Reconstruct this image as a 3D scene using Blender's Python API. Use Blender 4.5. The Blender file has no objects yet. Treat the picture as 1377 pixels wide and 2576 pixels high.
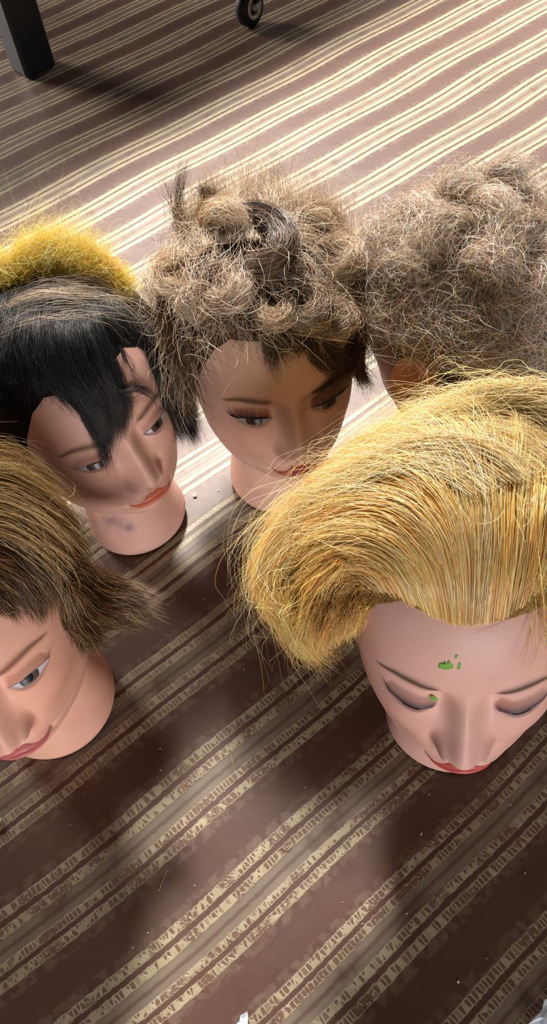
import bpy, math, random
import numpy as np
from mathutils import Matrix, Vector
rng = np.random.default_rng(7)
random.seed(7)
SC = bpy.context.scene
COL = SC.collection

# ------------------------------------------------------------------ helpers
def lin(r, g, b):
    f = lambda c: (c/255/12.92) if c/255 <= .04045 else ((c/255+.055)/1.055)**2.4
    return (f(r), f(g), f(b))

def mesh_obj(name, verts, faces, mat, parent=None, smooth=True, cols=None, uvcol=None):
    me = bpy.data.meshes.new(name)
    verts = np.asarray(verts, dtype=np.float32)
    if isinstance(faces, np.ndarray):
        nf, k = faces.shape
        me.vertices.add(len(verts)); me.vertices.foreach_set('co', verts.ravel())
        me.loops.add(nf*k); me.loops.foreach_set('vertex_index', faces.astype(np.int32).ravel())
        me.polygons.add(nf)
        me.polygons.foreach_set('loop_start', np.arange(0, nf*k, k, dtype=np.int32))
        me.update(calc_edges=True); me.validate()
    else:
        me.from_pydata([tuple(map(float, v)) for v in verts], [], faces)
    if smooth:
        me.polygons.foreach_set('use_smooth', np.ones(len(me.polygons), dtype=bool))
    if cols is not None:
        a = me.color_attributes.new('col', 'FLOAT_COLOR', 'POINT')
        c = np.ones((len(verts), 4), dtype=np.float32); c[:, :3] = cols
        a.data.foreach_set('color', c.ravel())
    me.materials.append(mat)
    o = bpy.data.objects.new(name, me); COL.objects.link(o)
    if parent is not None: o.parent = parent
    return o

def empty(name, loc, label, cat, group=None):
    o = bpy.data.objects.new(name, None); COL.objects.link(o)
    o.empty_display_size = .03
    o.location = loc; o['label'] = label; o['category'] = cat
    if group: o['group'] = group
    return o

def tag(o, label, cat, group=None, kind=None):
    o['label'] = label; o['category'] = cat
    if group: o['group'] = group
    if kind: o['kind'] = kind
    return o

def grid_faces(nu, nv, wrap=False):
    i = np.arange(nu if wrap else nu-1); j = np.arange(nv-1)
    I, J = np.meshgrid(i, j, indexing='ij')
    I2 = (I+1) % nu
    return np.stack([I*nv+J, I2*nv+J, I2*nv+J+1, I*nv+J+1], -1).reshape(-1, 4)

def material(name, base=(.5,.5,.5), rough=.5, spec=.5, sss=0., attr=None, coat=0., metal=0.):
    m = bpy.data.materials.new(name); m.use_nodes = True
    nt = m.node_tree; b = nt.nodes['Principled BSDF']
    b.inputs['Base Color'].default_value = (*base, 1)
    b.inputs['Roughness'].default_value = rough
    b.inputs['Specular IOR Level'].default_value = spec
    b.inputs['Metallic'].default_value = metal
    if coat: b.inputs['Coat Weight'].default_value = coat
    if sss:
        b.inputs['Subsurface Weight'].default_value = sss
        b.inputs['Subsurface Radius'].default_value = (1, .45, .3)
        b.inputs['Subsurface Scale'].default_value = .004
    if attr:
        a = nt.nodes.new('ShaderNodeAttribute'); a.attribute_name = attr
        nt.links.new(a.outputs['Color'], b.inputs['Base Color'])
    return m

class NT:
    """tiny node-tree builder"""
    def __init__(s, m): s.nt = m.node_tree
    def n(s, t, **kw):
        x = s.nt.nodes.new(t)
        for k, v in kw.items(): setattr(x, k, v)
        return x
    def put(s, sock, v):
        if hasattr(v, 'is_linked') or isinstance(v, bpy.types.NodeSocket): s.nt.links.new(v, sock)
        else: sock.default_value = v
    def math(s, op, a, b=0., c=0.):
        x = s.n('ShaderNodeMath', operation=op)
        for i, v in enumerate((a, b, c)): s.put(x.inputs[i], v)
        return x.outputs[0]
    def smooth(s, v, lo, hi):
        x = s.n('ShaderNodeMapRange', interpolation_type='SMOOTHSTEP')
        s.put(x.inputs[0], v); x.inputs[1].default_value = lo; x.inputs[2].default_value = hi
        return x.outputs[0]
    def mix(s, f, a, b):
        x = s.n('ShaderNodeMix', data_type='RGBA')
        s.put(x.inputs[0], f)
        s.put(x.inputs[6], a if not isinstance(a, tuple) else (*a, 1)); s.put(x.inputs[7], b if not isinstance(b, tuple) else (*b, 1))
        return x.outputs[2]
    def noise(s, vec, scale, detail=3., rough=.5, dim='3D'):
        x = s.n('ShaderNodeTexNoise', noise_dimensions=dim)
        if vec is not None: s.put(x.inputs['Vector'], vec)
        x.inputs['Scale'].default_value = scale; x.inputs['Detail'].default_value = detail
        x.inputs['Roughness'].default_value = rough
        return x.outputs[0]

# ------------------------------------------------------------------ camera (fitted to the photograph)
F, NX, NY, H = 2105.78, 271.364, 1578.79, .72
CX, CY = 688.5, 1288.
dn = np.array([NX, NY, F]); dn /= np.linalg.norm(dn)
hv = np.array([0, 0, 1.]) - dn*dn[2]; hv /= np.linalg.norm(hv)
rv = np.cross(dn, hv); rv *= np.sign(rv[0])
R = np.array([rv, hv, -dn])           # columns: right, down, forward in world space
CAM = np.array([0, 0, H])
cd = bpy.data.cameras.new('camera'); cam = bpy.data.objects.new('camera', cd); COL.objects.link(cam)
cd.sensor_fit = 'VERTICAL'; cd.sensor_height = 36.; cd.lens = 36.*F/2576
cd.clip_start = .01
M3 = np.array([R[:, 0], -R[:, 1], -R[:, 2]]).T
m4 = Matrix.Identity(4)
for i in range(3):
    for j in range(3): m4[i][j] = M3[i, j]
    m4[i][3] = CAM[i]
cam.matrix_world = m4
SC.camera = cam
def ray(px, py):
    w = R @ np.array([(px-CX)/F, (py-CY)/F, 1.]); return w/np.linalg.norm(w)
def on_plane(px, py, z=0.):
    w = ray(px, py); t = (z-H)/w[2]; return CAM + w*t

# ------------------------------------------------------------------ head shape (local: face looks to -y; formulas use yf = -y)
def interp(z, zs, vs):
    # monotone-ish smooth interpolation (catmull-rom through table)
    zs = np.asarray(zs, float); vs = np.asarray(vs, float); z = np.asarray(z, float)
    m = np.gradient(vs, zs)
    i = np.clip(np.searchsorted(zs, z)-1, 0, len(zs)-2)
    h = zs[i+1]-zs[i]; t = np.clip((z-zs[i])/h, 0, 1)
    d = (vs[i+1]-vs[i])/h
    m0 = np.where(np.sign(m[i]) == np.sign(d), np.sign(d)*np.minimum(abs(m[i]), 3*abs(d)), 0)
    m1 = np.where(np.sign(m[i+1]) == np.sign(d), np.sign(d)*np.minimum(abs(m[i+1]), 3*abs(d)), 0)
    return ((2*t**3-3*t**2+1)*vs[i] + (t**3-2*t**2+t)*h*m0 + (-2*t**3+3*t**2)*vs[i+1] + (t**3-t**2)*h*m1)
ZT = [0, .006, .02, .045, .065, .078, .086, .094, .105, .12, .14, .16, .18, .20, .22, .24, .255, .266, .275, .281, .2835, .285]
WT = [.0530, .055, .0535, .0490, .0475, .0480, .0505, .0560, .0630, .0690, .0725, .0748, .0765, .0772, .0762, .0725, .0655, .0570, .0455, .0330, .0240, 0]
YF = [.0530, .055, .0515, .0440, .0400, .0420, .0600, .0790, .0880, .0905, .0910, .0905, .0915, .0890, .0865, .0785, .0680, .0565, .0430, .0300, .0215, 0]
YB = [.0550, .057, .0550, .0530, .0540, .0560, .0580, .0600, .0640, .0710, .0820, .0900, .0950, .0985, .0990, .0940, .0840, .0730, .0580, .0420, .0305, 0]
NT_ = [2.0, 2., 2.0, 2.0, 2.0, 2.0, 1.8, 1.8, 1.95, 2.1, 2.25, 2.35, 2.4, 2.45, 2.35, 2.25, 2.15, 2.1, 2.0, 2.0, 2.0, 2.0]
def W_(z): return interp(z, ZT, WT)
def YF_(z): return interp(z, ZT, YF)
def YB_(z): return interp(z, ZT, YB)
def N_(z): return interp(z, ZT, NT_)
def G(x, s): return np.exp(-(x/s)**2*.5)
def sm(v, a, b):
    t = np.clip((v-a)/(b-a), 0, 1); return t*t*(3-2*t)
# eye outline in frontal (x,z) coordinates, |x|
EI, EO, EZI, EZO = .0185, .0495, .1825, .1845
LID = [1.]
def eye_lo_hi(ax):
    t = np.clip((ax-EI)/(EO-EI), 0, 1); base = EZI+(EZO-EZI)*t
    hi = base + (-.0018*(1-LID[0])+.0056*LID[0])*np.power(np.sin(np.pi*np.power(t, .92)), .75)
    lo = base - .0036*np.power(np.sin(np.pi*np.power(t, 1.1)), .85)
    return lo, hi, t
MCX, MCZ, MMZ = .0235, .1210, .1240
def lip_lines(ax):
    t = np.clip(ax/MCX, 0, 1)
    mid = MMZ + (MCZ-MMZ)*t**2 + .0008*np.cos(t*6)*(1-t)
    up = mid + (.0062+.0016*G(ax-.0055, .003)-.0006*G(ax, .002))*np.power(1-t**1.8, .8)
    lo = mid - .0092*np.power(1-t**2.2, .75)
    return lo, mid, up
def feat(x, z):
    ax = np.abs(x)
    f = np.zeros_like(ax)
    # forehead / brow ridge / glabella
    f += .0022*G(ax-.034, .016)*G(z-.2035, .006)
    f -= .0010*G(ax, .009)*G(z-.203, .008)
    # eye sockets
    f -= .0095*G(ax-.033, .0155)*G(z-.1870, .0105)
    f -= .0075*G(ax-.0150, .0065)*G(z-.1880, .0085)
    # eyeball under lids
    f += .0095*G(ax-.0340, .0130)*G(z-.1838, .0085)
    lo, hi, t = eye_lo_hi(ax)
    inx = sm(ax, EI-.001, EI+.003)*(1-sm(ax, EO-.003, EO+.001))
    # upper lid rim, crease, opening
    f += .0028*inx*G(z-(hi+.0010), .0016)
    f -= .0016*inx*G(z-(hi+.0052), .0013)
    f += .0008*inx*G(z-(lo-.0010), .0011)
    f -= .0016*inx*sm(z, lo-.0002, lo+.0010)*(1-sm(z, hi-.0010, hi+.0001))
    # nose
    zz = np.clip((z-.150)/(.196-.150), -.5, 1.3)
    hgt = .0195 - .0155*sm(zz, 0, 1.0)
    wid = .0100 + .0022*(1-sm(zz, 0., .40)) - .0012*G(zz-.7, .3)
    prof = np.exp(-np.power(ax/wid, 2.1)*.85)
    under = sm(z, .1430, .1515); over = 1-sm(z, .192, .209)
    f += hgt*prof*under*over
    f += .0022*G(ax, .0075)*G(z-.1525, .0060)      # tip ball
    f += .0095*G(ax-.0135, .0042)*G(z-.1485, .0050)  # wings
    f -= .0040*G(ax-.0200, .0032)*G(z-.1500, .0065)
    f -= .0016*G(ax-.0100, .0022)*G(z-.1520, .0040)
    f -= .0040*G(ax-.0065, .003)*G(z-.1440, .0022)   # nostrils
    # cheeks
    f += .0055*G(ax-.046, .015)*G(z-.162, .013)
    f += .0020*G(ax-.030, .014)*G(z-.150, .014)
    f -= .0035*G(ax-.047, .012)*G(z-.126, .014)
    f += .0015*G(ax-.052, .01)*G(z-.105, .012)
    # muzzle
    f += .0078*G(ax, .024)*G(z-.1250, .013)
    lo, mid, up = lip_lines(ax)
    lx = np.power(np.clip(1-(ax/MCX)**2, 0, 1), .5)
    f += .0036*lx*G(z-(mid+.0030), .0026)
    f += .0050*lx*G(z-(mid-.0042), .0036)
    f -= .0036*G(ax, .0205)*G(z-mid, .0010)
    f -= .0018*G(ax-MCX, .0030)*G(z-MCZ, .003)
    f -= .0012*G(ax, .0022)*G(z-.1375, .0045)        # philtrum
    f += .0007*G(ax-.004, .0018)*G(z-.1375, .0045)
    f -= .0040*G(ax, .018)*G(z-.1090, .0045)         # under lip
    f += .0050*G(ax, .0160)*G(z-.0975, .0085)        # chin
    return f
def face_y(x, z):
    w = W_(z); n = N_(z)
    q = np.clip(1-np.power(np.clip(np.abs(x)/np.maximum(w, 1e-5), 0, 1), n), 0, 1)
    fade = sm(q, 0, .35)
    return YF_(z)*np.power(q, .5) + feat(x, z)*fade*sm(z, .078, .094)
def hairline(ax, yf):
    phi = np.degrees(np.arctan2(ax/.073, yf/.088))
    return np.interp(phi, [0, 15, 30, 42, 52, 62, 72, 82, 92, 105, 120, 150, 180],
                     [.2545, .2548, .2550, .2545, .2440, .2180, .1850, .163, .160, .150, .120, .095, .090])

def brow_amount(ax, z):
    bx = np.array([.0165, .024, .034, .044, .0575]); bz = np.array([.2030, .2052, .2072, .2066, .1985])
    zc = interp(ax, bx, bz)
    wd = np.interp(ax, [.0165, .022, .034, .046, .0575], [.0032, .0037, .0033, .0024, .0014])
    return np.exp(-np.power((z-zc)/wd, 2)*.7)*sm(ax, .0145, .020)*(1-sm(ax, .052, .0585))

def skin_colours(x, y, z, P):
    ax = np.abs(x); front = y > .02
    c = np.tile(np.array(P['skin'])[None, :], (len(x), 1))
    def lay(amt, col):
        nonlocal c
        a = (np.clip(amt, 0, 1)*front)[:, None]; c = c*(1-a)+np.array(col)[None, :]*a
    lay(.30*G(ax-.046, .018)*G(z-.155, .016)*P.get('blush', 1), P.get('blushc', np.array(P['skin'])*np.array([.95, .72, .68])))
    lo, hi, t = eye_lo_hi(ax)
    inx = sm(ax, EI-.003, EI+.003)*(1-sm(ax, EO-.002, EO+.004))
    lay(P.get('shadow', .25)*inx*sm(z, hi-.001, hi+.001)*(1-sm(z, hi+.004, hi+.0125)), P.get('shadowc', np.array(P['skin'])*np.array([.62, .50, .50])))
    lay(P.get('brow', .9)*brow_amount(ax, z), P.get('browc', lin(96, 70, 52)))
    lw = P.get('linew', 1.); liner = inx*np.exp(-np.power((z-(hi+.0004*lw))/(.0009*lw), 2))
    wing = G(ax-(EO+.0005), .0022)*np.exp(-np.power((z-(EZO+.0012+(ax-EO)*.5))/.0008, 2))
    lay(P.get('liner', .8)*np.maximum(liner, .8*wing), P.get('linerc', lin(45, 33, 32)))
    lay(.55*P.get('liner', .8)*inx*sm(t, .05, .4)*np.exp(-np.power((z-(lo-.0004))/.0006, 2)), P.get('linerc', lin(60, 45, 45)))
    lay(.30*inx*G(z-(hi+.0056), .0008), np.array(P['skin'])*.45)  # shade of the lid crease painted into the skin colour
    # nostrils tinted darker and redder than the skin
    lay(.35*G(ax-.0065, .0025)*G(z-.1437, .0018), np.array(P['skin'])*np.array([.6, .4, .38]))
    if 'stains' in P:
        for sx, sz, sr, amt, sc_ in P['stains']:
            n = .5+.5*np.sin(x*900+np.sin(z*700)*2)*np.cos(z*1100+x*300)
            lay(amt*np.exp(-(((x-sx)/sr)**2+((z-sz)/sr)**2))*(.5+.5*n), sc_)
    return c

def build_head_mesh(P, root):
    nf, nb = P.get('res', (420, 110))
    zs = np.unique(np.concatenate([np.linspace(0, .09, 90), np.linspace(.09, .215, 250 if nf > 200 else 90), np.linspace(.215, .28, 60),
                                   .285-.005*np.cos(np.linspace(0, np.pi/2, 24))[::1]**2]))
    zs[-1] = .28499
    thf = np.linspace(0, np.pi, nf); thb = np.linspace(np.pi, 2*np.pi, nb)[1:-1]
    V = []
    Zf, Tf = np.meshgrid(zs, thf, indexing='ij'); xf = W_(Zf)*np.cos(Tf)
    yf = face_y(xf, Zf)
    Zb, Tb = np.meshgrid(zs, thb, indexing='ij'); xb = W_(Zb)*np.cos(Tb); yb = YB_(Zb)*np.sin(Tb)
    X = np.concatenate([xf, xb], 1); Y = np.concatenate([yf, yb], 1); Z = np.concatenate([Zf, Zb], 1)
    nt_, nz = X.shape[1], X.shape[0]
    verts = np.stack([X.T, -Y.T, Z.T], -1).reshape(-1, 3)
    faces = grid_faces(nt_, nz, wrap=True)[:, ::-1]
    n0 = len(verts)
    cols = skin_colours(verts[:, 0], -verts[:, 1], verts[:, 2], P)
    # close the bottom and the top
    verts = np.vstack([verts, [[0, 0, 0], [0, 0, .285]]]); cols = np.vstack([cols, cols[:2]])
    i = np.arange(nt_); j = (i+1) % nt_
    capb = np.stack([i*nz, j*nz, np.full(nt_, n0), np.full(nt_, n0)], -1)
    fl = [tuple(f) for f in np.stack([i*nz, j*nz, np.full(nt_, n0)], -1)[:, ::-1]] if False else None
    q = np.vstack([faces])
    tri_b = np.stack([j*nz, i*nz, np.full(nt_, n0)], -1); tri_t = np.stack([i*nz+nz-1, j*nz+nz-1, np.full(nt_, n0+1)], -1)
    me = bpy.data.meshes.new('head')
    me.vertices.add(len(verts)); me.vertices.foreach_set('co', verts.astype(np.float32).ravel())
    li = np.concatenate([q.ravel(), tri_b.ravel(), tri_t.ravel()]).astype(np.int32)
    st = np.concatenate([np.arange(len(q))*4, len(q)*4+np.arange(2*nt_)*3]).astype(np.int32)
    me.loops.add(len(li)); me.loops.foreach_set('vertex_index', li)
    me.polygons.add(len(st)); me.polygons.foreach_set('loop_start', st)
    me.update(calc_edges=True); me.validate()
    me.polygons.foreach_set('use_smooth', np.ones(len(me.polygons), dtype=bool))
    a = me.color_attributes.new('col', 'FLOAT_COLOR', 'POINT')
    c = np.ones((len(verts), 4), dtype=np.float32); c[:, :3] = cols; a.data.foreach_set('color', c.ravel())
    me.materials.append(P['skinmat'])
    o = bpy.data.objects.new('head', me); COL.objects.link(o); o.parent = root
    return o

MEYE = material('painted_eye', rough=.30, spec=.4, attr='col')
def build_eye(P, root, side):
    nu, nv = 130, 60
    ax = np.linspace(EI+.0003, EO-.0003, nu); lo, hi, t = eye_lo_hi(ax)
    s = np.linspace(0, 1, nv)
    X = np.repeat(ax[:, None], nv, 1); Z = lo[:, None]+(hi-lo)[:, None]*s[None, :]
    Y = face_y(X, Z)+.0004
    rim = np.minimum(np.minimum(s, 1-s)*8, 1)[None, :]
    Y = Y - .0010*(1-rim)
    gx, gz = P.get('gaze', (0, 0)); ix, iz = .0338+gx*side, .1849+gz
    r = np.sqrt((X-ix)**2+(Z-iz)**2)
    scl = np.array(P.get('sclera', lin(158, 152, 160)))
    ir = np.array(P.get('iris', lin(66, 46, 40)))
    th = np.arctan2(Z-iz, X-ix)
    c = np.broadcast_to(scl, X.shape+(3,)).copy()
    # painted pink corner and darker line under the lid
    a = (.5*G(X-EI, .0018))[..., None]; c = c*(1-a)+np.array(lin(170, 110, 105))*a
    fib = (1+.35*np.sin(th*26)*sm(r, .002, .0045))[..., None]
    a = (1-sm(r, .0066, .0071))[..., None]; c = c*(1-a)+ir*fib*a
    a = (.7*np.exp(-((r-.0065)/.0007)**2))[..., None]; c = c*(1-a)+np.array([.01, .008, .008])*a
    a = (1-sm(r, .0027, .0032))[..., None]; c = c*(1-a)+np.array([.004, .004, .004])*a
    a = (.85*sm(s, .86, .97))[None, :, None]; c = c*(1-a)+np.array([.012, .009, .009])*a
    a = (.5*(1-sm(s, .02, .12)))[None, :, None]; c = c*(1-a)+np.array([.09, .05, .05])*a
    v = np.stack([X*side, -Y, Z], -1).reshape(-1, 3)
    f = grid_faces(nu, nv)
    if side < 0: f = f[:, ::-1]
    return mesh_obj('eye', v, f, MEYE, root, cols=np.clip(c, 0, 1).reshape(-1, 3))
def build_lips(P, root):
    nu, nv = 150, 70
    x = np.linspace(-MCX+.0003, MCX-.0003, nu); lo, mid, up = lip_lines(np.abs(x))
    s = np.linspace(0, 1, nv)
    X = np.repeat(x[:, None], nv, 1)
    Z = np.where(s[None, :] < .55, lo[:, None]+(mid-lo)[:, None]*(s[None, :]/.55), mid[:, None]+(up-mid)[:, None]*((s[None, :]-.55)/.45))
    edge = np.minimum(np.minimum(s, 1-s)*14, 1)[None, :]*np.minimum((1-np.abs(x)/MCX)*25, 1)[:, None]
    Y = face_y(X, Z)-.0004+.0008*edge
    lc = np.array(P['lipc'])
    c = np.broadcast_to(lc, X.shape+(3,)).copy()
    a = (.75*np.exp(-((Z-mid[:, None])/.0007)**2))[..., None]; c = c*(1-a)+lc*np.array([.35, .22, .22])*a
    a = (.35*(s > .55)*1.)[None, :, None]; c = c*(1-a)+lc*np.array([.78, .62, .62])*a
    v = np.stack([X, -Y, Z], -1).reshape(-1, 3)
    return mesh_obj('lips', v, grid_faces(nu, nv), P['lipmat'], root, cols=c.reshape(-1, 3))

def build_ear(P, root, side):
    # a cupped ear: helix rim tube + shell, on the side of the head
    nu, nv = 40, 14
    th = np.linspace(0, 2*np.pi, nu, endpoint=False)
    V = []
    for k in range(nv):
        q = k/(nv-1)                     # 0 = rim root behind, 1 = bowl centre
        rr = [1.0, 1.04, 1.06, 1.03, .97, .9, .84, .80, .74, .66, .55, .42, .25, .02][k]
        out = [.000, .006, .011, .0145, .016, .0150, .0125, .0105, .0105, .010, .006, .003, .001, .000][k]
        lobes = 1+.06*np.cos(th)
        yy = .0155*rr*np.cos(th)*lobes - .003*np.sin(th)
        zz = .0300*rr*np.sin(th) * np.where(np.sin(th) < 0, .95, 1)
        tilt = .35*(-yy)
        V.append(np.stack([np.full(nu, out)+np.maximum(tilt, -.003)+.001, yy, zz], -1))
    V = np.array(V)  # nv,nu,3
    V = V.transpose(1, 0, 2).reshape(-1, 3)
    cz, cyf = P.get('earz', .168), -.012
    es = P.get('ears_', 1.); V[:, 1:] *= es
    base = .0700+P.get('earx', 0)
    V[:, 0] = (V[:, 0]+base-.001)*side
    V[:, 1] = -( -V[:, 1]+cyf) ; V[:, 2] += cz
    f = grid_faces(nu, nv, wrap=True)
    if side > 0: f = f[:, ::-1]
    o = mesh_obj('ear', V, f, P['earmat'], root)
    return o

def skin_mat(name, tint):
    m = material(name, rough=.5, spec=.35, attr='col')
    t = NT(m); b = m.node_tree.nodes['Principled BSDF']
    tc = t.n('ShaderNodeTexCoord').outputs['Object']
    n = t.noise(tc, 900, 2); bump = t.n('ShaderNodeBump'); bump.inputs['Strength'].default_value = .05; bump.inputs['Distance'].default_value = .0005
    t.put(bump.inputs['Height'], n); t.put(b.inputs['Normal'], bump.outputs[0])
    big = t.noise(tc, 28, 3)
    at = [x for x in m.node_tree.nodes if x.type == 'ATTRIBUTE'][0].outputs['Color']
    mul = t.n('ShaderNodeMix', data_type='RGBA', blend_type='MULTIPLY'); t.put(mul.inputs[0], t.smooth(big, .45, .75))
    t.put(mul.inputs[6], at); mul.inputs[7].default_value = (*tint, 1)
    t.put(b.inputs['Base Color'], mul.outputs[2])
    return m

def head_matrix(q):
    x, y, yaw, pi, ro, s = q
    Z = np.array([[math.cos(yaw), -math.sin(yaw), 0], [math.sin(yaw), math.cos(yaw), 0], [0, 0, 1]])
    B = np.diag([1., -1, 1])
    Rr = np.array([[math.cos(ro), 0, math.sin(ro)], [0, 1, 0], [-math.sin(ro), 0, math.cos(ro)]])
    Rp = np.array([[1, 0, 0], [0, math.cos(pi), -math.sin(pi)], [0, math.sin(pi), math.cos(pi)]])
    A = Z@B@Rr@Rp@B
    return A, s, np.array([x, y, 0])
rad = math.radians
POSE = {
 'A': (-.1456, .5713, rad(30.5), rad(3.5), rad(-2.5), .97),
 'B': (.0150, .5974, rad(6.6), rad(-.7), rad(1.8), 1.009),
 'D': (.1251, .2908, rad(-14.2), rad(2.7), rad(-1.0), 1.042),
 'E': (-.2321, .3668, rad(12.8), rad(.8), rad(-3.3), 1.047),
 'C': (.208, .580, rad(219), 0, 0, 1.0),
}
HEADS = {}
def make_head(key, label, P):
    A, s, T = head_matrix(POSE[key])
    root = empty('mannequin_head', (0, 0, 0), label, 'mannequin head')
    # lowest base point on the floor
    th = np.linspace(0, 2*np.pi, 80); ring = np.stack([.0550*np.cos(th), .056*np.sin(th), 0*th], -1)@A.T*s
    T = T.copy(); T[2] = -ring[:, 2].min()*.6
    mw = Matrix.Identity(4)
    for i in range(3):
        for j in range(3): mw[i][j] = A[i, j]*s
        mw[i][3] = T[i]
    root.matrix_world = mw
    LID[0] = P.get('lid', 1.)
    build_head_mesh(P, root)
    if not P.get('noface'):
        build_lips(P, root)
        for sd in (-1, 1): build_eye(P, root, sd)
    if P.get('ears', True):
        for sd in (-1, 1): build_ear(P, root, sd)
    HEADS[key] = dict(root=root, A=A, s=s, T=T)
    return root
# ------------------------------------------------------------------ hair: every strand is real tapered geometry
ELC, ELR = np.array([0, .006, .188]), np.array([.077, .096, .099])
def to_local(key, P):
    h = HEADS[key]; return ((np.asarray(P)-h['T'])@h['A'])/h['s']
def px3(key, px, py, lift):
    """the point above the scalp of a head, 'lift' metres off it, that the photograph shows at px, py"""
    o = to_local(key, CAM)-ELC; d = ray(px, py)@HEADS[key]['A']
    r = ELR+lift; oo = o/r; dd = d/r
    a, b, c = dd@dd, 2*oo@dd, oo@oo-1
    disc = b*b-4*a*c
    t = (-b-math.sqrt(disc))/(2*a) if disc > 0 else -b/(2*a)
    return ELC+o+d*t
def resample(P, k):
    """smooth curve through P (n,3) -> k points, equal steps"""
    P = np.asarray(P, float); n = len(P)
    Q = np.vstack([2*P[0]-P[1], P, 2*P[-1]-P[-2]]); out = []
    for i in range(n-1):
        p0, p1, p2, p3 = Q[i:i+4]
        for t in np.linspace(0, 1, 12, endpoint=(i == n-2)):
            out.append(.5*((2*p1)+(-p0+p2)*t+(2*p0-5*p1+4*p2-p3)*t*t+(-p0+3*p1-3*p2+p3)*t**3))
    out = np.array(out); s = np.concatenate([[0], np.cumsum(np.linalg.norm(np.diff(out, axis=0), axis=1))])
    u = np.linspace(0, s[-1], k)
    return np.stack([np.interp(u, s, out[:, j]) for j in range(3)], -1)
def guide(key, pts, k=18):
    return resample([px3(key, *p) for p in pts], k)
def norm(v): return v/np.maximum(np.linalg.norm(v, axis=-1, keepdims=True), 1e-9)
def wave(n, k, amp, lo=1., hi=4., power=.8):
    """smooth random wobble, zero at the root"""
    t = np.linspace(0, 1, k)[None, :, None]; w = 0
    for j in range(3):
        fr = rng.uniform(lo, hi, (n, 1, 3))*(j+1)*.7; phs = rng.uniform(0, 6.28, (n, 1, 3)); a = rng.normal(0, 1, (n, 1, 3))/(j+1)
        w = w + a*(np.sin(fr*t*6.28+phs)-np.sin(phs))
    return w*amp*np.power(t, power)
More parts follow.
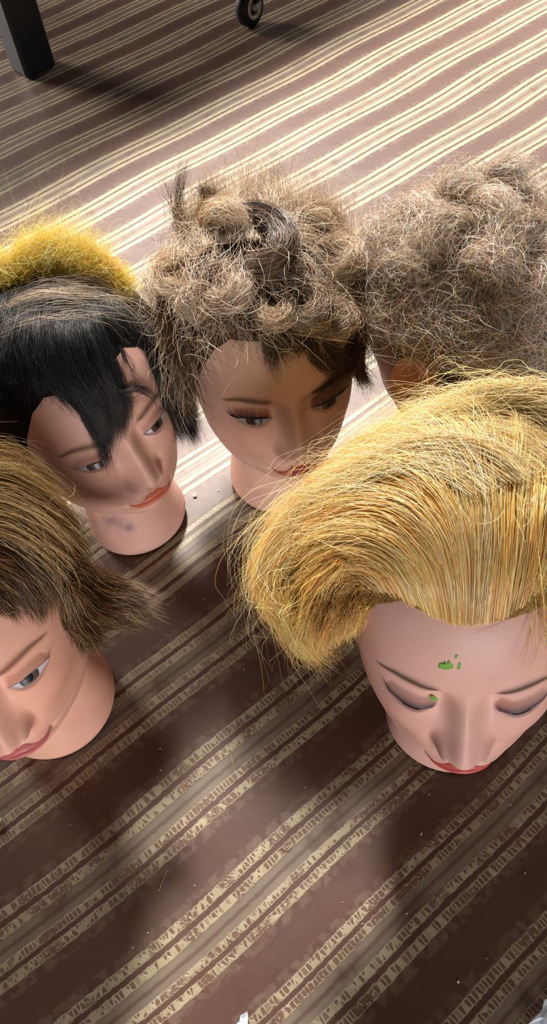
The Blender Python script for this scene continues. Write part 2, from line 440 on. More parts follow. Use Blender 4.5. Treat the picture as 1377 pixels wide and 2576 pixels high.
class Hair:
    def __init__(s, key, K=16): s.key, s.K, s.S, s.C, s.Rd = key, K, [], [], []
    def add(s, P, cols, rad_):
        s.S.append(P); s.C.append(np.broadcast_to(cols, P.shape)); s.Rd.append(rad_)
    rootk = 1.
    def colour(s, n, pal, tip=None, var=.22):
        """pal: list of (weight, linear rgb)"""
        w = np.array([p[0] for p in pal], float); w /= w.sum(); cs = np.array([p[1] for p in pal])
        i = rng.choice(len(pal), n, p=w); j = rng.choice(len(pal), n, p=w); m = rng.uniform(0, .5, (n, 1))
        c = (cs[i]*(1-m)+cs[j]*m)*np.exp(rng.normal(0, var, (n, 1)))
        c = np.repeat(c[:, None, :], s.K, 1)
        c = c*(s.rootk+(1-s.rootk)*sm(np.linspace(0, 1, s.K), .1, .5))[None, :, None]
        if tip is not None:
            t = sm(np.linspace(0, 1, s.K), tip[1], tip[2])[None, :, None]; c = c*(1-t)+np.array(tip[0])*np.exp(rng.normal(0, var, (n, 1, 1)))*t
        return c
    def sheet(s, G_, n, pal, thick=.012, scatter=.0015, clumps=0, clump=.6, frizz=.0015, rad_=.00016, cut=(.75, 1.), tip=None, pre=0., flo=1., fhi=4., start=0., var=.22):
        """strands spread between neighbouring guides"""
        Gs = np.array([resample(g, s.K) for g in G_]); m = len(Gs)
        def at(u):
            i = np.clip(u.astype(int), 0, m-2); f = (u-i)[:, None, None]; f = f*f*(3-2*f)
            return Gs[i]*(1-f)+Gs[i+1]*f
        u = rng.uniform(0, m-1, n) if m > 1 else np.zeros(n)
        P = at(u) if m > 1 else np.repeat(Gs, n, 0)
        out = norm((P-ELC)/ELR**2)
        t = np.linspace(0, 1, s.K)[None, :, None]
        dep = rng.uniform(0, 1, (n, 1, 1))**1.5
        P = P-out*dep*thick*np.clip(t*3, .15, 1)
        off = rng.normal(0, 1, (n, 1, 3))*scatter*(.4+t*1.2)
        if clumps and m > 1:
            cu = np.sort(rng.uniform(0, m-1, clumps)); ci = np.abs(u[:, None]-cu[None, :]).argmin(1)
            cdep = rng.uniform(0, 1, clumps)[ci][:, None, None]
            Cc = at(cu)[ci]; Cc = Cc-norm((Cc-ELC)/ELR**2)*cdep*thick
            wv = wave(clumps, s.K, frizz*2.2, flo*.5, fhi*.5)[ci]
            f = clump*sm(t, .0, .95)
            P = P*(1-f)+(Cc+wv)*f; off = off*(1-.5*f)
        P = P+off+wave(n, s.K, frizz, flo, fhi)
        q = (P-ELC)/(ELR+.004); lq = np.linalg.norm(q, axis=-1, keepdims=True); mn = 1-.05*(1-sm(t, .0, .08))
        P = np.where(lq < mn, ELC+q/np.maximum(lq, 1e-6)*mn*(ELR+.004), P)
        # trim lengths
        c0 = rng.uniform(cut[0], cut[1], n); s0 = rng.uniform(0, start, n) if start else np.zeros(n)
        idx = (s0[:, None]+(c0-s0)[:, None]*np.linspace(0, 1, s.K)[None, :])*(s.K-1)
        i = np.clip(idx.astype(int), 0, s.K-2); f = (idx-i)[..., None]; r = np.arange(n)[:, None]
        P = P[r, i]*(1-f)+P[r, i+1]*f
        s.add(P, s.colour(n, pal, tip, var), rad_*rng.uniform(.7, 1.3, n))
    def fuzz(s, n, pal, lift=(.0, .02), length=(.02, .05), curl=.25, dirf=None, ok=None, rad_=.00014, rise=.15, rnd=.35, stretch=None, tip=None, var=.22, drop=None):
        """short curly strands growing over the scalp along dirf"""
        d = norm(rng.normal(0, 1, (n*3, 3))); lf = rng.uniform(lift[0], lift[1], (n*3, 1))
        p = ELC+d*(ELR+lf)*(1 if stretch is None else stretch(d))
        m = p[:, 2] > hairline(np.abs(p[:, 0])/1.12, -p[:, 1]/1.1)+.002
        if ok is not None: m &= ok(p, d)
        p = p[m][:n]; n = len(p); lf = lf[m][:n]
        P = np.zeros((n, s.K, 3)); v = norm(dirf(p)+rng.normal(0, rnd, (n, 3))); ax = norm(rng.normal(0, 1, (n, 3)))
        L = rng.uniform(*length, n)[:, None]/s.K; kap = rng.normal(0, curl, (n, 1))
        base = np.max(np.abs((p-ELC)/ELR), axis=1)
        for k in range(s.K):
            P[:, k] = p; p = p+v*L
            nn = norm((p-ELC)/ELR**2)
            v = v-nn*(np.sum(v*nn, 1, keepdims=True))*(.35)+nn*rise*.12
            v = v+np.cross(ax, v)*kap+rng.normal(0, .03, (n, 3))+dirf(p)*.05
            v = norm(v)
            q = (p-ELC)/ELR; l = np.linalg.norm(q, axis=1, keepdims=True); p = np.where(l < 1.03, ELC+q/l*1.03*ELR, p)
        if drop is not None:
            m = ~drop(P).any(1); P = P[m]; n = len(P)
        s.add(P, s.colour(n, pal, tip, var), rad_*rng.uniform(.7, 1.3, n))
    def build(s, mat, parent, name='strands'):
        P = np.concatenate(s.S).astype(np.float32); C = np.concatenate(s.C); rd = np.concatenate(s.Rd)
        n, k, _ = P.shape
        print('hair', s.key, n, 'strands')
        cu = bpy.data.hair_curves.new(name); cu.add_curves([k]*n)
        cu.points.foreach_set('position', P.reshape(-1))
        prof = (rd[:, None]*np.interp(np.linspace(0, 1, k), [0, .1, .7, 1], [.8, 1, .8, .15])[None, :]).astype(np.float32)
        cu.points.foreach_set('radius', prof.reshape(-1))
        a = cu.attributes.new('col', 'FLOAT_COLOR', 'POINT')
        c = np.ones((n*k, 4), np.float32); c[:, :3] = np.clip(C.reshape(-1, 3), 0, 1); a.data.foreach_set('color', c.reshape(-1))
        cu.materials.append(mat)
        o = bpy.data.objects.new(name, cu); COL.objects.link(o); o.parent = parent; o['kind'] = 'stuff'
        s.S = s.C = s.Rd = None
        return o
def hair_mat(name, rough=.30, spec=.5):
    m = material(name, rough=rough, spec=spec, attr='col')
    b = m.node_tree.nodes['Principled BSDF']
    return m
def scalp_cap(key, off, col, noise_amp=.3, parent=None, name='hair', ramp=.035):
    """the dense root layer of the hair, a closed-looking pad that follows the hairline"""
    zs = np.linspace(.085, .28495, 110); th = np.linspace(0, 2*np.pi, 180, endpoint=False)
    Z, Tt = np.meshgrid(zs, th, indexing='ij'); X = W_(Z)*np.cos(Tt); front = np.sin(Tt) > 0
    Y = np.where(front, face_y(X, Z), YB_(Z)*np.sin(Tt))
    hl_ = Z-hairline(np.abs(X), Y); d = sm(hl_, 0, ramp); edge = np.clip(hl_/.003, -1, .25)
    nrm = norm(np.stack([X/.077**2, Y/.096**2, (Z-.188)/.099**2], -1))
    lump = 1+noise_amp*np.sin(X*160+3*np.sin(Z*90))*np.cos(Y*140+2*np.sin(X*80))
    P = np.stack([X, Y, Z], -1)+nrm*(off*d*lump+.0016*edge)[..., None]
    V = P.transpose(1, 0, 2); D = d.T
    nz = len(zs)
    F_ = grid_faces(len(th), nz, wrap=True)[:, ::-1]
    keep = (hl_.T.reshape(-1)[F_] > -.003).any(1)
    V = V.reshape(-1, 3).copy(); V[:, 1] *= -1
    F_ = F_[keep]
    # close the crown
    V = np.vstack([V, [[0, 0, .285+off]]]); i = np.arange(len(th)); j = (i+1) % len(th)
    tri = np.stack([i*nz+nz-1, j*nz+nz-1, np.full(len(th), len(V)-1)], -1)
    used = np.unique(np.concatenate([F_.ravel(), tri.ravel()])); mp_ = -np.ones(len(V), int); mp_[used] = np.arange(len(used))
    faces = [tuple(int(q) for q in f) for f in mp_[F_]]+[tuple(int(q) for q in f) for f in mp_[tri]]
    m = material('hair_roots', col, .8, .1)
    t = NT(m); b = m.node_tree.nodes['Principled BSDF']; tc = t.n('ShaderNodeTexCoord').outputs['Object']
    t.put(b.inputs['Base Color'], t.mix(t.noise(tc, 260, 3), tuple(np.array(col)*.55), tuple(np.array(col)*1.3)))
    bp = t.n('ShaderNodeBump'); bp.inputs['Distance'].default_value = .002; t.put(bp.inputs['Height'], t.noise(tc, 420, 3)); t.put(b.inputs['Normal'], bp.outputs[0])
    return mesh_obj(name, V[used], faces, m, parent)


# ------------------------------------------------------------------ heads
def mk(key, label, **P):
    tint = (.9, .86, .86)
    P['skinmat'] = skin_mat('vinyl_skin', tint)
    P['earmat'] = material('vinyl_ear', P['skin'], .5, .35)
    P['lipmat'] = material('painted_lips', rough=.45, spec=.4, attr='col')
    return make_head(key, label, P)

mk('A', 'mannequin head with black fringe and bleached yellow crown, face turned right', skin=lin(204, 160, 146), lipc=lin(206, 116, 88),
   stains=[(-.034, .052, .008, .7, lin(92, 66, 92)), (-.024, .040, .005, .8, lin(84, 66, 104)), (-.030, .045, .014, .35, lin(120, 86, 100))])
mk('B', 'mannequin head with messy brown curls and thick black lashes, behind the blonde one', skin=lin(216, 172, 154), lipc=lin(178, 84, 80),
   shadowc=lin(176, 100, 84), shadow=.7, iris=lin(72, 48, 42))
mk('D', 'blonde mannequin head in the foreground with green specks on its forehead', skin=lin(214, 168, 156), lipc=lin(188, 84, 82), linerc=lin(60, 52, 62), browc=lin(84, 66, 52), brow=1., shadow=.06, lid=.42, linew=1.9, sclera=lin(120, 112, 122), liner=1.0)
mk('E', 'mannequin head with short brown hair and grey eyes, at the left picture edge', skin=lin(232, 176, 154), lipc=lin(200, 112, 112), iris=lin(84, 80, 80), sclera=lin(205, 200, 214), linerc=lin(96, 60, 62), browc=lin(120, 78, 62))
mk('C', 'mannequin head turned away, only its frizzy brown hair and ear showing', skin=lin(196, 138, 112), lipc=lin(180, 80, 75), res=(160, 80), earz=.190, ears_=1.25, earx=.018)

# ------------------------------------------------------------------ hair styles
def down(p):                                     # combed from the crown outwards and down
    q = p-np.array([0, .02, .30]); q[:, 2] = -np.abs(q[:, 2])*.8; return norm(q)
def swirl(p):
    q = down(p); return norm(q+.6*np.cross(np.array([0, 0, 1.]), q)+.7*np.stack([np.sin(p[:, 1]*70), np.sin(p[:, 2]*80), np.sin(p[:, 0]*75)], -1))

# ---- D: blonde, swept back from the hairline and over to the left
h = Hair('D', 20); h.rootk = .78; g = lambda pts: guide('D', pts, 24)
BL = [(5, lin(255, 218, 129)), (4, lin(255, 191, 103)), (3, lin(255, 241, 172)), (2, lin(255, 163, 79)), (1, lin(197, 118, 57))]
BLp = [(4, lin(255, 226, 159)), (3, lin(255, 237, 200)), (2, lin(233, 183, 104))]
BLd = [(3, lin(194, 141, 70)), (2, lin(154, 105, 53)), (2, lin(227, 178, 99))]
GD = [g([(905, 1560, .003), (895, 1530, .012), (875, 1520, .020), (855, 1550, .026), (840, 1600, .03)]),
      g([(925, 1505, .003), (900, 1475, .012), (868, 1468, .022), (838, 1500, .028), (822, 1570, .032), (815, 1620, .03)]),
      g([(975, 1512, .003), (940, 1460, .012), (885, 1432, .024), (825, 1455, .032), (785, 1540, .035), (765, 1640, .03)]),
      g([(1040, 1530, .003), (1010, 1455, .014), (945, 1395, .024), (860, 1382, .032), (785, 1430, .036), (745, 1520, .036), (742, 1620, .03)]),
      g([(1095, 1552, .003), (1070, 1470, .014), (1010, 1375, .024), (910, 1330, .032), (800, 1350, .036), (720, 1430, .036), (690, 1520, .034), (725, 1600, .03)]),
      g([(1140, 1565, .003), (1130, 1460, .014), (1085, 1330, .024), (985, 1255, .030), (850, 1265, .034), (730, 1330, .036), (655, 1420, .036), (645, 1490, .034), (680, 1530, .03)]),
      g([(1170, 1569, .003), (1168, 1450, .014), (1140, 1300, .024), (1050, 1190, .028), (910, 1170, .032), (780, 1230, .034), (680, 1320, .034), (620, 1420, .034), (620, 1470, .03)]),
      g([(1190, 1570, .003), (1195, 1430, .014), (1185, 1270, .022), (1130, 1140, .024), (1020, 1080, .026), (900, 1110, .028), (810, 1190, .03), (730, 1270, .03)]),
      g([(1225, 1566, .003), (1238, 1420, .014), (1240, 1260, .020), (1215, 1120, .022), (1140, 1040, .022), (1040, 1030, .022), (950, 1060, .024)]),
      g([(1265, 1558, .003), (1285, 1400, .014), (1295, 1240, .020), (1300, 1110, .020), (1290, 1010, .018), (1250, 975, .016)]),
      g([(1310, 1542, .003), (1345, 1400, .014), (1365, 1250, .020), (1380, 1100, .020), (1390, 1000, .018)]),
      g([(1377, 1508, .003), (1430, 1400, .014), (1470, 1250, .020), (1490, 1100, .020), (1480, 990, .018)])]
h.sheet(GD, 17000, BL, thick=.022, scatter=.0014, clumps=420, clump=.6, frizz=.0012, cut=(.72, 1.0), rad_=.00017)
h.sheet(GD[2:9], 5000, BL, thick=.010, scatter=.0020, clumps=140, clump=.6, frizz=.0020, cut=(.8, 1.03), rad_=.00015)
h.sheet(GD[:3], 1800, BLd, thick=.014, scatter=.0025, clumps=20, clump=.5, frizz=.0025, cut=(.7, 1.0))
top = [g([(1500, 1050, .018), (1440, 990, .018), (1330, 965, .016), (1200, 975, .016), (1090, 1015, .018), (1000, 1065, .020)]),
       g([(1480, 1140, .022), (1380, 1060, .022), (1260, 1030, .022), (1120, 1040, .024), (1000, 1090, .026), (890, 1150, .030)]),
       g([(1330, 1200, .026), (1230, 1130, .026), (1120, 1110, .028), (990, 1130, .030), (870, 1190, .034), (780, 1260, .036), (700, 1340, .036)]),
       g([(1200, 1250, .028), (1110, 1190, .028), (1000, 1180, .030), (880, 1220, .034), (770, 1290, .036), (690, 1370, .036), (630, 1440, .034)])]
h.sheet(top, 5200, BLp, thick=.014, scatter=.003, clumps=160, clump=.6, frizz=.004, cut=(.5, 1.0), start=.3, rad_=.00014)
h.sheet(top, 260, BLp, thick=.002, scatter=.007, frizz=.010, cut=(.6, 1.1), start=.3, rad_=.00011)
h.sheet(GD[3:9], 420, BLp, thick=.002, scatter=.006, frizz=.007, cut=(.7, 1.1), start=.4, rad_=.00011)
tail = [g([(820, 1400, .036), (740, 1440, .038), (690, 1500, .038), (700, 1570, .036), (745, 1650, .034)]),
        g([(760, 1340, .036), (680, 1390, .038), (630, 1450, .036), (640, 1500, .034), (700, 1540, .032)]),
        g([(860, 1420, .034), (800, 1480, .036), (765, 1560, .036), (770, 1640, .034), (800, 1680, .03)])]
h.sheet([tail[1], tail[0], tail[2]], 3200, BL, thick=.020, scatter=.003, clumps=26, clump=.55, frizz=.003, cut=(.7, 1.02), rad_=.00015)
def back(p):                                     # brushed straight back over the crown
    n_ = norm((p-ELC)/ELR**2); v = np.array([-.15, 1., .55])+0*p; v = v-n_*np.sum(v*n_, 1, keepdims=True); return norm(v)
h.fuzz(9000, BL+BLd, lift=(-.001, .004), length=(.03, .05), curl=.03, dirf=back, ok=lambda p, d: (p[:, 1] < .03), rnd=.15)
h.fuzz(9000, BL, lift=(0, .012), length=(.03, .06), curl=.05, dirf=down, ok=lambda p, d: (p[:, 1] > .015) | (p[:, 0] > .03))
h.fuzz(500, BLp, lift=(.016, .026), length=(.015, .03), curl=.12, dirf=swirl, ok=lambda p, d: (p[:, 2] > .25) & (p[:, 1] > -.03), rad_=.0001, rnd=.7, rise=.5)
MH = hair_mat('hair_fibre')
cap = scalp_cap('D', .006, lin(146, 112, 62), ramp=.07, noise_amp=.1, parent=HEADS['D']['root'])
h.build(MH, cap)

# ---- B: messy brown curls
h = Hair('B', 18); g = lambda pts: guide('B', pts, 24)
BR = [(4, lin(193, 156, 122)), (3, lin(140, 109, 84)), (3, lin(242, 211, 177)), (2, lin(255, 255, 241)), (2, lin(92, 69, 59))]
BRl = [(3, lin(214, 184, 150)), (2, lin(250, 229, 204)), (2, lin(171, 135, 101))]
BRd = [(3, lin(62, 42, 32)), (2, lin(84, 58, 40)), (1, lin(44, 30, 25))]
nofront = lambda p, d: (p[:, 1] > -.045) | (p[:, 2] > .272)
def back(p):                                     # brushed straight back over the crown
    n_ = norm((p-ELC)/ELR**2); v = np.array([-.15, 1., .55])+0*p; v = v-n_*np.sum(v*n_, 1, keepdims=True); return norm(v)
h.fuzz(11000, BR, lift=(.0, .030), length=(.03, .06), curl=.22, dirf=swirl, rise=.3, ok=nofront)
h.fuzz(5000, BRd, lift=(.0, .012), length=(.03, .05), curl=.12, dirf=down, ok=lambda p, d: p[:, 1] > .0)
h.fuzz(5000, BRd, lift=(-.001, .010), length=(.025, .04), curl=.10, dirf=back, ok=lambda p, d: p[:, 1] < .0, rnd=.25)
# crest standing up behind the crown
cr = [g([(470, 660, .02), (450, 590, .025), (445, 520, .03), (440, 430, .035)]),
      g([(520, 620, .02), (505, 550, .025), (510, 470, .03), (500, 400, .035)]),
      g([(600, 600, .02), (600, 530, .025), (615, 450, .03), (605, 370, .035)]),
      g([(680, 600, .02), (690, 530, .025), (695, 450, .03), (665, 360, .035)]),
      g([(760, 610, .02), (775, 550, .025), (770, 480, .03), (800, 410, .03)]),
      g([(830, 650, .02), (850, 590, .025), (850, 520, .03), (820, 430, .03)]),
      g([(860, 720, .02), (880, 660, .025), (880, 590, .03), (860, 510, .03)])]
h.sheet(cr, 4600, BRl, thick=.020, scatter=.003, clumps=90, clump=.45, frizz=.006, cut=(.45, 1.0), rad_=.00013, fhi=3)
h.sheet(cr, 260, BRl, thick=.010, scatter=.006, frizz=.008, cut=(.8, 1.15), rad_=.0001, fhi=3)
h.sheet(cr[:2]+cr[2:3], 260, BRd, thick=.01, scatter=.002, clumps=3, clump=.95, frizz=.003, cut=(.9, 1.0), rad_=.00016)
def ringlet(cx_, cy_, r_, a0, a1, lf, squash=.8, spiral=.75):
    pts = []
    for t_ in np.linspace(0, 1, 9):
        a = rad(a0+(a1-a0)*t_); rr = r_*(1-(1-spiral)*t_)
        pts.append((cx_+rr*math.cos(a), cy_-rr*squash*math.sin(a), lf*(.75+.5*math.sin(t_*3.1))))
    return g(pts)
big = [ringlet(640, 600, r_, 120, -110, .026+.003*i, .85, .95) for i, r_ in enumerate((58, 74, 92, 108))]
h.sheet(big, 2600, BRd+[(3, lin(110, 74, 50)), (1, lin(160, 130, 100))], thick=.010, scatter=.002, clumps=30, clump=.5, frizz=.0012, cut=(.85, 1.0))
for cx_, cy_, r_, a0, a1, n_ in ((440, 690, 66, 60, 330, 1700), (430, 680, 40, 30, 280, 800), (770, 760, 70, 110, -160, 1300), (860, 640, 60, 150, -120, 1000),
                                 (560, 560, 70, 200, -20, 1000), (800, 560, 60, 180, -60, 900), (690, 770, 45, 60, -200, 700), (560, 720, 60, 200, 420, 900), (850, 800, 50, 120, -150, 700),
                                 (500, 760, 50, 60, 300, 800)):
    rs = [ringlet(cx_, cy_, r_*q, a0, a1, .030, .9, .8) for q in (.55, .8, 1.05)]
    h.sheet(rs, n_, BR if rng.random() < .6 else BRl, thick=.012, scatter=.0025, clumps=14, clump=.4, frizz=.003, cut=(.6, 1.0))
# dark band over the hairline and the locks on the face
hl = [g([(478, 850, .004), (500, 800, .012), (560, 770, .02), (600, 740, .024)]), g([(520, 834, .003), (560, 790, .012), (610, 760, .02), (660, 730, .026)]),
      g([(600, 832, .003), (640, 785, .012), (690, 750, .02), (730, 720, .026)]), g([(660, 834, .003), (700, 790, .012), (750, 760, .02), (790, 730, .026)]),
      g([(740, 838, .003), (780, 800, .014), (820, 780, .02), (850, 750, .026)]), g([(850, 860, .004), (870, 820, .014), (890, 790, .02), (890, 740, .026)])]
h.sheet(hl, 3000, BRd, thick=.010, scatter=.002, clumps=40, clump=.4, frizz=.002, cut=(.7, 1.0))
for pts, n_ in (([(690, 780, .022), (665, 820, .016), (680, 880, .010), (702, 945, .008)], 130), ([(730, 770, .022), (700, 820, .014), (705, 880, .009), (690, 920, .010)], 90),
                ([(800, 770, .022), (780, 830, .014), (750, 880, .009), (725, 905, .008)], 110), ([(830, 760, .024), (800, 830, .016), (800, 900, .012), (850, 930, .014), (890, 900, .018)], 190),
                ([(880, 800, .022), (905, 860, .018), (880, 930, .016), (820, 985, .008), (775, 1022, .006)], 150), ([(760, 790, .022), (745, 840, .014), (720, 870, .010), (712, 900, .009)], 80),
                ([(420, 740, .026), (410, 800, .022), (430, 860, .018), (465, 900, .012)], 320), ([(440, 760, .022), (440, 850, .016), (460, 930, .010), (480, 1000, .008)], 420),
                ([(420, 780, .030), (430, 860, .026), (455, 950, .022), (480, 1010, .018)], 900), ([(410, 700, .034), (415, 800, .032), (440, 880, .028), (470, 950, .024)], 700),
                ([(900, 740, .024), (915, 830, .022), (905, 920, .018), (930, 980, .020)], 420), ([(860, 780, .022), (830, 840, .016), (860, 900, .016), (900, 880, .020)], 200)):
    h.sheet([g(pts)], n_, BRd+[(2, lin(104, 76, 50))], thick=.004, scatter=.0022, frizz=.0022, cut=(.7, 1.05))
h.fuzz(900, BRl, lift=(.02, .045), length=(.02, .04), curl=.2, dirf=swirl, rnd=.9, rise=1.5, rad_=.0001)
cap = scalp_cap('B', .009, lin(62, 44, 34), parent=HEADS['B']['root'])
h.build(MH, cap)

# ---- C: dense frizzy brown hair
h = Hair('C', 16)
BC = [(4, lin(213, 177, 145)), (3, lin(165, 130, 105)), (3, lin(255, 237, 208)), (2, lin(255, 255, 255)), (2, lin(110, 84, 70))]
flat = lambda d: np.array([1.16, 1.10, .98])
ear_at = np.array([.080, .012, .184])
offear = lambda P: ((P[..., 0] > .066) & (np.hypot(P[..., 1]-.010, (P[..., 2]-.184)*.72) < .027)) | ((P[..., 0] > .077) & (P[..., 2] < .232) & (P[..., 1] > -.035) & (P[..., 1] < .066))
clear = lambda p, d: np.linalg.norm((p-ear_at)*np.array([1, 1, .8]), axis=1) > .026
low_shaded = [(q_[0], tuple(np.array(q_[1])*.36)) for q_ in BC]  # close-cropped lower hair, its shade put into a darkened palette
h.fuzz(9000, low_shaded, lift=(.0, .022), length=(.02, .04), curl=.2, dirf=down, rise=.1, stretch=flat, ok=lambda p, d: clear(p, d) & (p[:, 2] < .185), var=.3, drop=offear)
h.fuzz(26000, BC, lift=(.0, .026), length=(.03, .05), curl=.30, dirf=swirl, rise=.1, rad_=.00015, stretch=flat, ok=lambda p, d: clear(p, d) & (p[:, 2] > .175), var=.32, drop=offear)
h.fuzz(12000, BC, lift=(.014, .028), length=(.03, .06), curl=.22, dirf=swirl, rise=.1, rnd=.8, rad_=.00013, stretch=flat, ok=lambda p, d: clear(p, d) & (p[:, 2] > .185), var=.32, drop=offear)
h.fuzz(1200, BC, lift=(.024, .030), length=(.02, .035), curl=.2, dirf=swirl, rnd=.9, rise=.8, rad_=.0001, stretch=flat, ok=clear, var=.32, drop=offear)
g = lambda pts: guide('C', pts, 24)
for cx_, cy_, r_, a0, a1, n_ in ((960, 620, 60, 100, 300, 700), (1030, 560, 60, 120, -120, 700), (1130, 600, 70, 30, 280, 800), (1230, 540, 70, 150, -90, 800), (1330, 600, 70, 60, 300, 800),
                                 (1010, 700, 60, 200, -40, 700), (1230, 690, 70, 180, -60, 700), (1340, 720, 60, 90, -150, 600), (1170, 480, 60, 200, 20, 600),
                                 (1300, 460, 70, 170, 0, 600), (950, 780, 50, 90, 330, 500)):
    rs = [ringlet(cx_, cy_, r_*q, a0, a1, .034, .9, .8) for q in (.5, .8, 1.1)]
    h.sheet(rs, int(n_*.8), BC, thick=.012, scatter=.006, clumps=16, clump=.3, frizz=.006, cut=(.4, .9), rad_=.00014, var=.3)
cap = scalp_cap('C', .008, lin(70, 50, 38), parent=HEADS['C']['root'])
h.build(MH, cap)

# ---- A: black fringe, grey-blond streaks, bleached yellow crown
h = Hair('A', 18); g = lambda pts: guide('A', pts, 24)
BK = [(5, (.006, .0055, .007)), (2, (.011, .009, .011)), (1, (.02, .016, .016))]
GY_ = [(3, lin(176, 156, 140)), (2, lin(140, 120, 108)), (2, lin(206, 184, 150))]
YE = [(6, lin(255, 206, 60)), (3, lin(255, 226, 120)), (2, lin(250, 182, 34)), (1, lin(255, 242, 190))]
OR = [(2, lin(200, 140, 84)), (1, lin(170, 110, 80)), (1, lin(214, 176, 110))]
lf = .014
s1 = [g([(-40, 720, lf), (-90, 860, lf), (-80, 1000, lf), (-50, 1080, lf)]),
      g([(20, 705, lf), (-20, 830, lf), (-20, 960, lf), (0, 1050, lf), (20, 1100, .01)]),
      g([(90, 685, lf), (50, 810, lf), (50, 930, lf), (70, 1000, .008), (60, 1015, .005)]),
      g([(140, 705, lf), (115, 820, lf), (130, 930, lf), (180, 1010, .008), (215, 1050, .006)]),
      g([(170, 702, lf), (160, 820, lf), (190, 930, lf), (245, 1030, .010), (268, 1100, .010), (275, 1165, .012)]),
      g([(200, 702, lf), (205, 810, lf), (240, 910, lf), (285, 1000, .010), (310, 1060, .008), (300, 1120, .010)]),
      g([(230, 704, lf), (245, 790, lf), (268, 880, .010), (295, 960, .008), (318, 1030, .007), (305, 1085, .009)])]
h.sheet(s1, 9000, BK, thick=.010, scatter=.0020, clumps=110, clump=.6, frizz=.0018, cut=(.72, 1.0))
s2 = [g([(210, 700, lf), (250, 760, lf), (280, 810, lf), (300, 850, .010)]),
      g([(240, 705, lf), (300, 770, lf), (345, 820, lf), (370, 870, .012)]),
      g([(260, 708, lf), (330, 780, lf), (380, 850, lf), (410, 930, .014), (440, 1010, .014), (470, 1120, .018)]),
      g([(275, 712, lf), (350, 780, lf), (405, 860, .016), (445, 960, .018), (480, 1050, .020), (502, 1130, .024)]),
      g([(290, 700, .016), (370, 770, .018), (430, 860, .02), (470, 960, .022), (500, 1060, .026), (515, 1110, .03)])]
h.sheet(s2, 7500, BK, thick=.012, scatter=.002, clumps=60, clump=.6, frizz=.0016, cut=(.75, 1.0))
for pts, n_ in (([(255, 930, .012), (300, 985, .010), (350, 975, .010), (390, 1000, .008), (405, 1030, .008)], 40), ([(270, 940, .012), (285, 1000, .008), (330, 1010, .007), (370, 995, .008)], 14),
                ([(230, 980, .012), (255, 1060, .010), (262, 1130, .010), (270, 1190, .012)], 140), ([(150, 980, .010), (205, 1040, .007), (240, 1100, .008), (262, 1160, .010)], 70),
                ([(268, 890, .010), (285, 930, .007), (310, 960, .007)], 30), ([(300, 870, .010), (330, 930, .006), (345, 980, .006)], 24)):
    h.sheet([g(pts)], n_, BK, thick=.002, scatter=.0016, frizz=.0014, cut=(.7, 1.05))
st_ = [g([(-30, 860, .018), (60, 830, .018), (160, 810, .018), (260, 820, .018), (340, 850, .018), (400, 880, .02)]),
       g([(-30, 790, .018), (70, 745, .018), (170, 735, .018), (270, 755, .018), (340, 800, .018), (390, 850, .02)]),
       g([(0, 730, .018), (90, 690, .018), (180, 685, .018), (270, 705, .018), (340, 750, .018), (385, 820, .02)])]
h.sheet(st_, 170, GY_, thick=.003, scatter=.002, clumps=26, clump=.8, frizz=.004, cut=(.4, 1.0), start=.5, rad_=.00013)
h.sheet(st_[1:], 120, GY_, thick=.003, scatter=.002, clumps=16, clump=.8, frizz=.003, cut=(.5, 1.0), start=.5, rad_=.00013)
ye = [g([(-120, 760, .012), (-160, 690, .02), (-150, 650, .03)]),
      g([(-40, 740, .012), (-40, 690, .02), (-20, 655, .03), (-5, 620, .035)]),
      g([(40, 715, .012), (40, 655, .025), (65, 615, .035), (90, 580, .045)]),
      g([(100, 700, .012), (110, 640, .03), (130, 590, .05), (165, 555, .06)]),
      g([(160, 695, .012), (185, 645, .022), (205, 610, .03), (225, 585, .035)]),
      g([(220, 690, .012), (240, 660, .016), (262, 640, .022), (280, 640, .026)]),
      g([(270, 710, .012), (300, 690, .018), (330, 700, .022), (360, 740, .022)])]
h.sheet(ye, 9000, YE, thick=.030, scatter=.004, clumps=90, clump=.4, frizz=.005, cut=(.6, .98), rad_=.00016)
h.sheet(ye[1:6], 700, YE[1:2]+YE[3:], thick=.01, scatter=.007, frizz=.010, cut=(.7, 1.15), rad_=.0001)
bd = [g([(-40, 750, .012), (40, 715, .014), (110, 690, .016), (190, 672, .016), (270, 690, .016), (330, 730, .018)]),
      g([(-40, 725, .014), (40, 690, .018), (110, 668, .02), (190, 652, .02), (270, 672, .02), (340, 715, .02)])]
h.sheet(bd, 330, OR+YE[:1], thick=.004, scatter=.003, clumps=24, clump=.5, frizz=.004, cut=(.4, 1.0), start=.5)
h.fuzz(9000, YE, lift=(0, .03), length=(.03, .05), curl=.15, dirf=down, ok=lambda p, d: (p[:, 1] > .055) & (p[:, 0] < .05))
h.fuzz(7000, BK, lift=(0, .010), length=(.03, .05), curl=.05, dirf=down, ok=lambda p, d: (p[:, 1] < .045) & (p[:, 1] > -.02))
cap = scalp_cap('A', .006, (.008, .007, .008), parent=HEADS['A']['root'])
h.build(hair_mat('two_tone_hair_fibre', .45), cap)

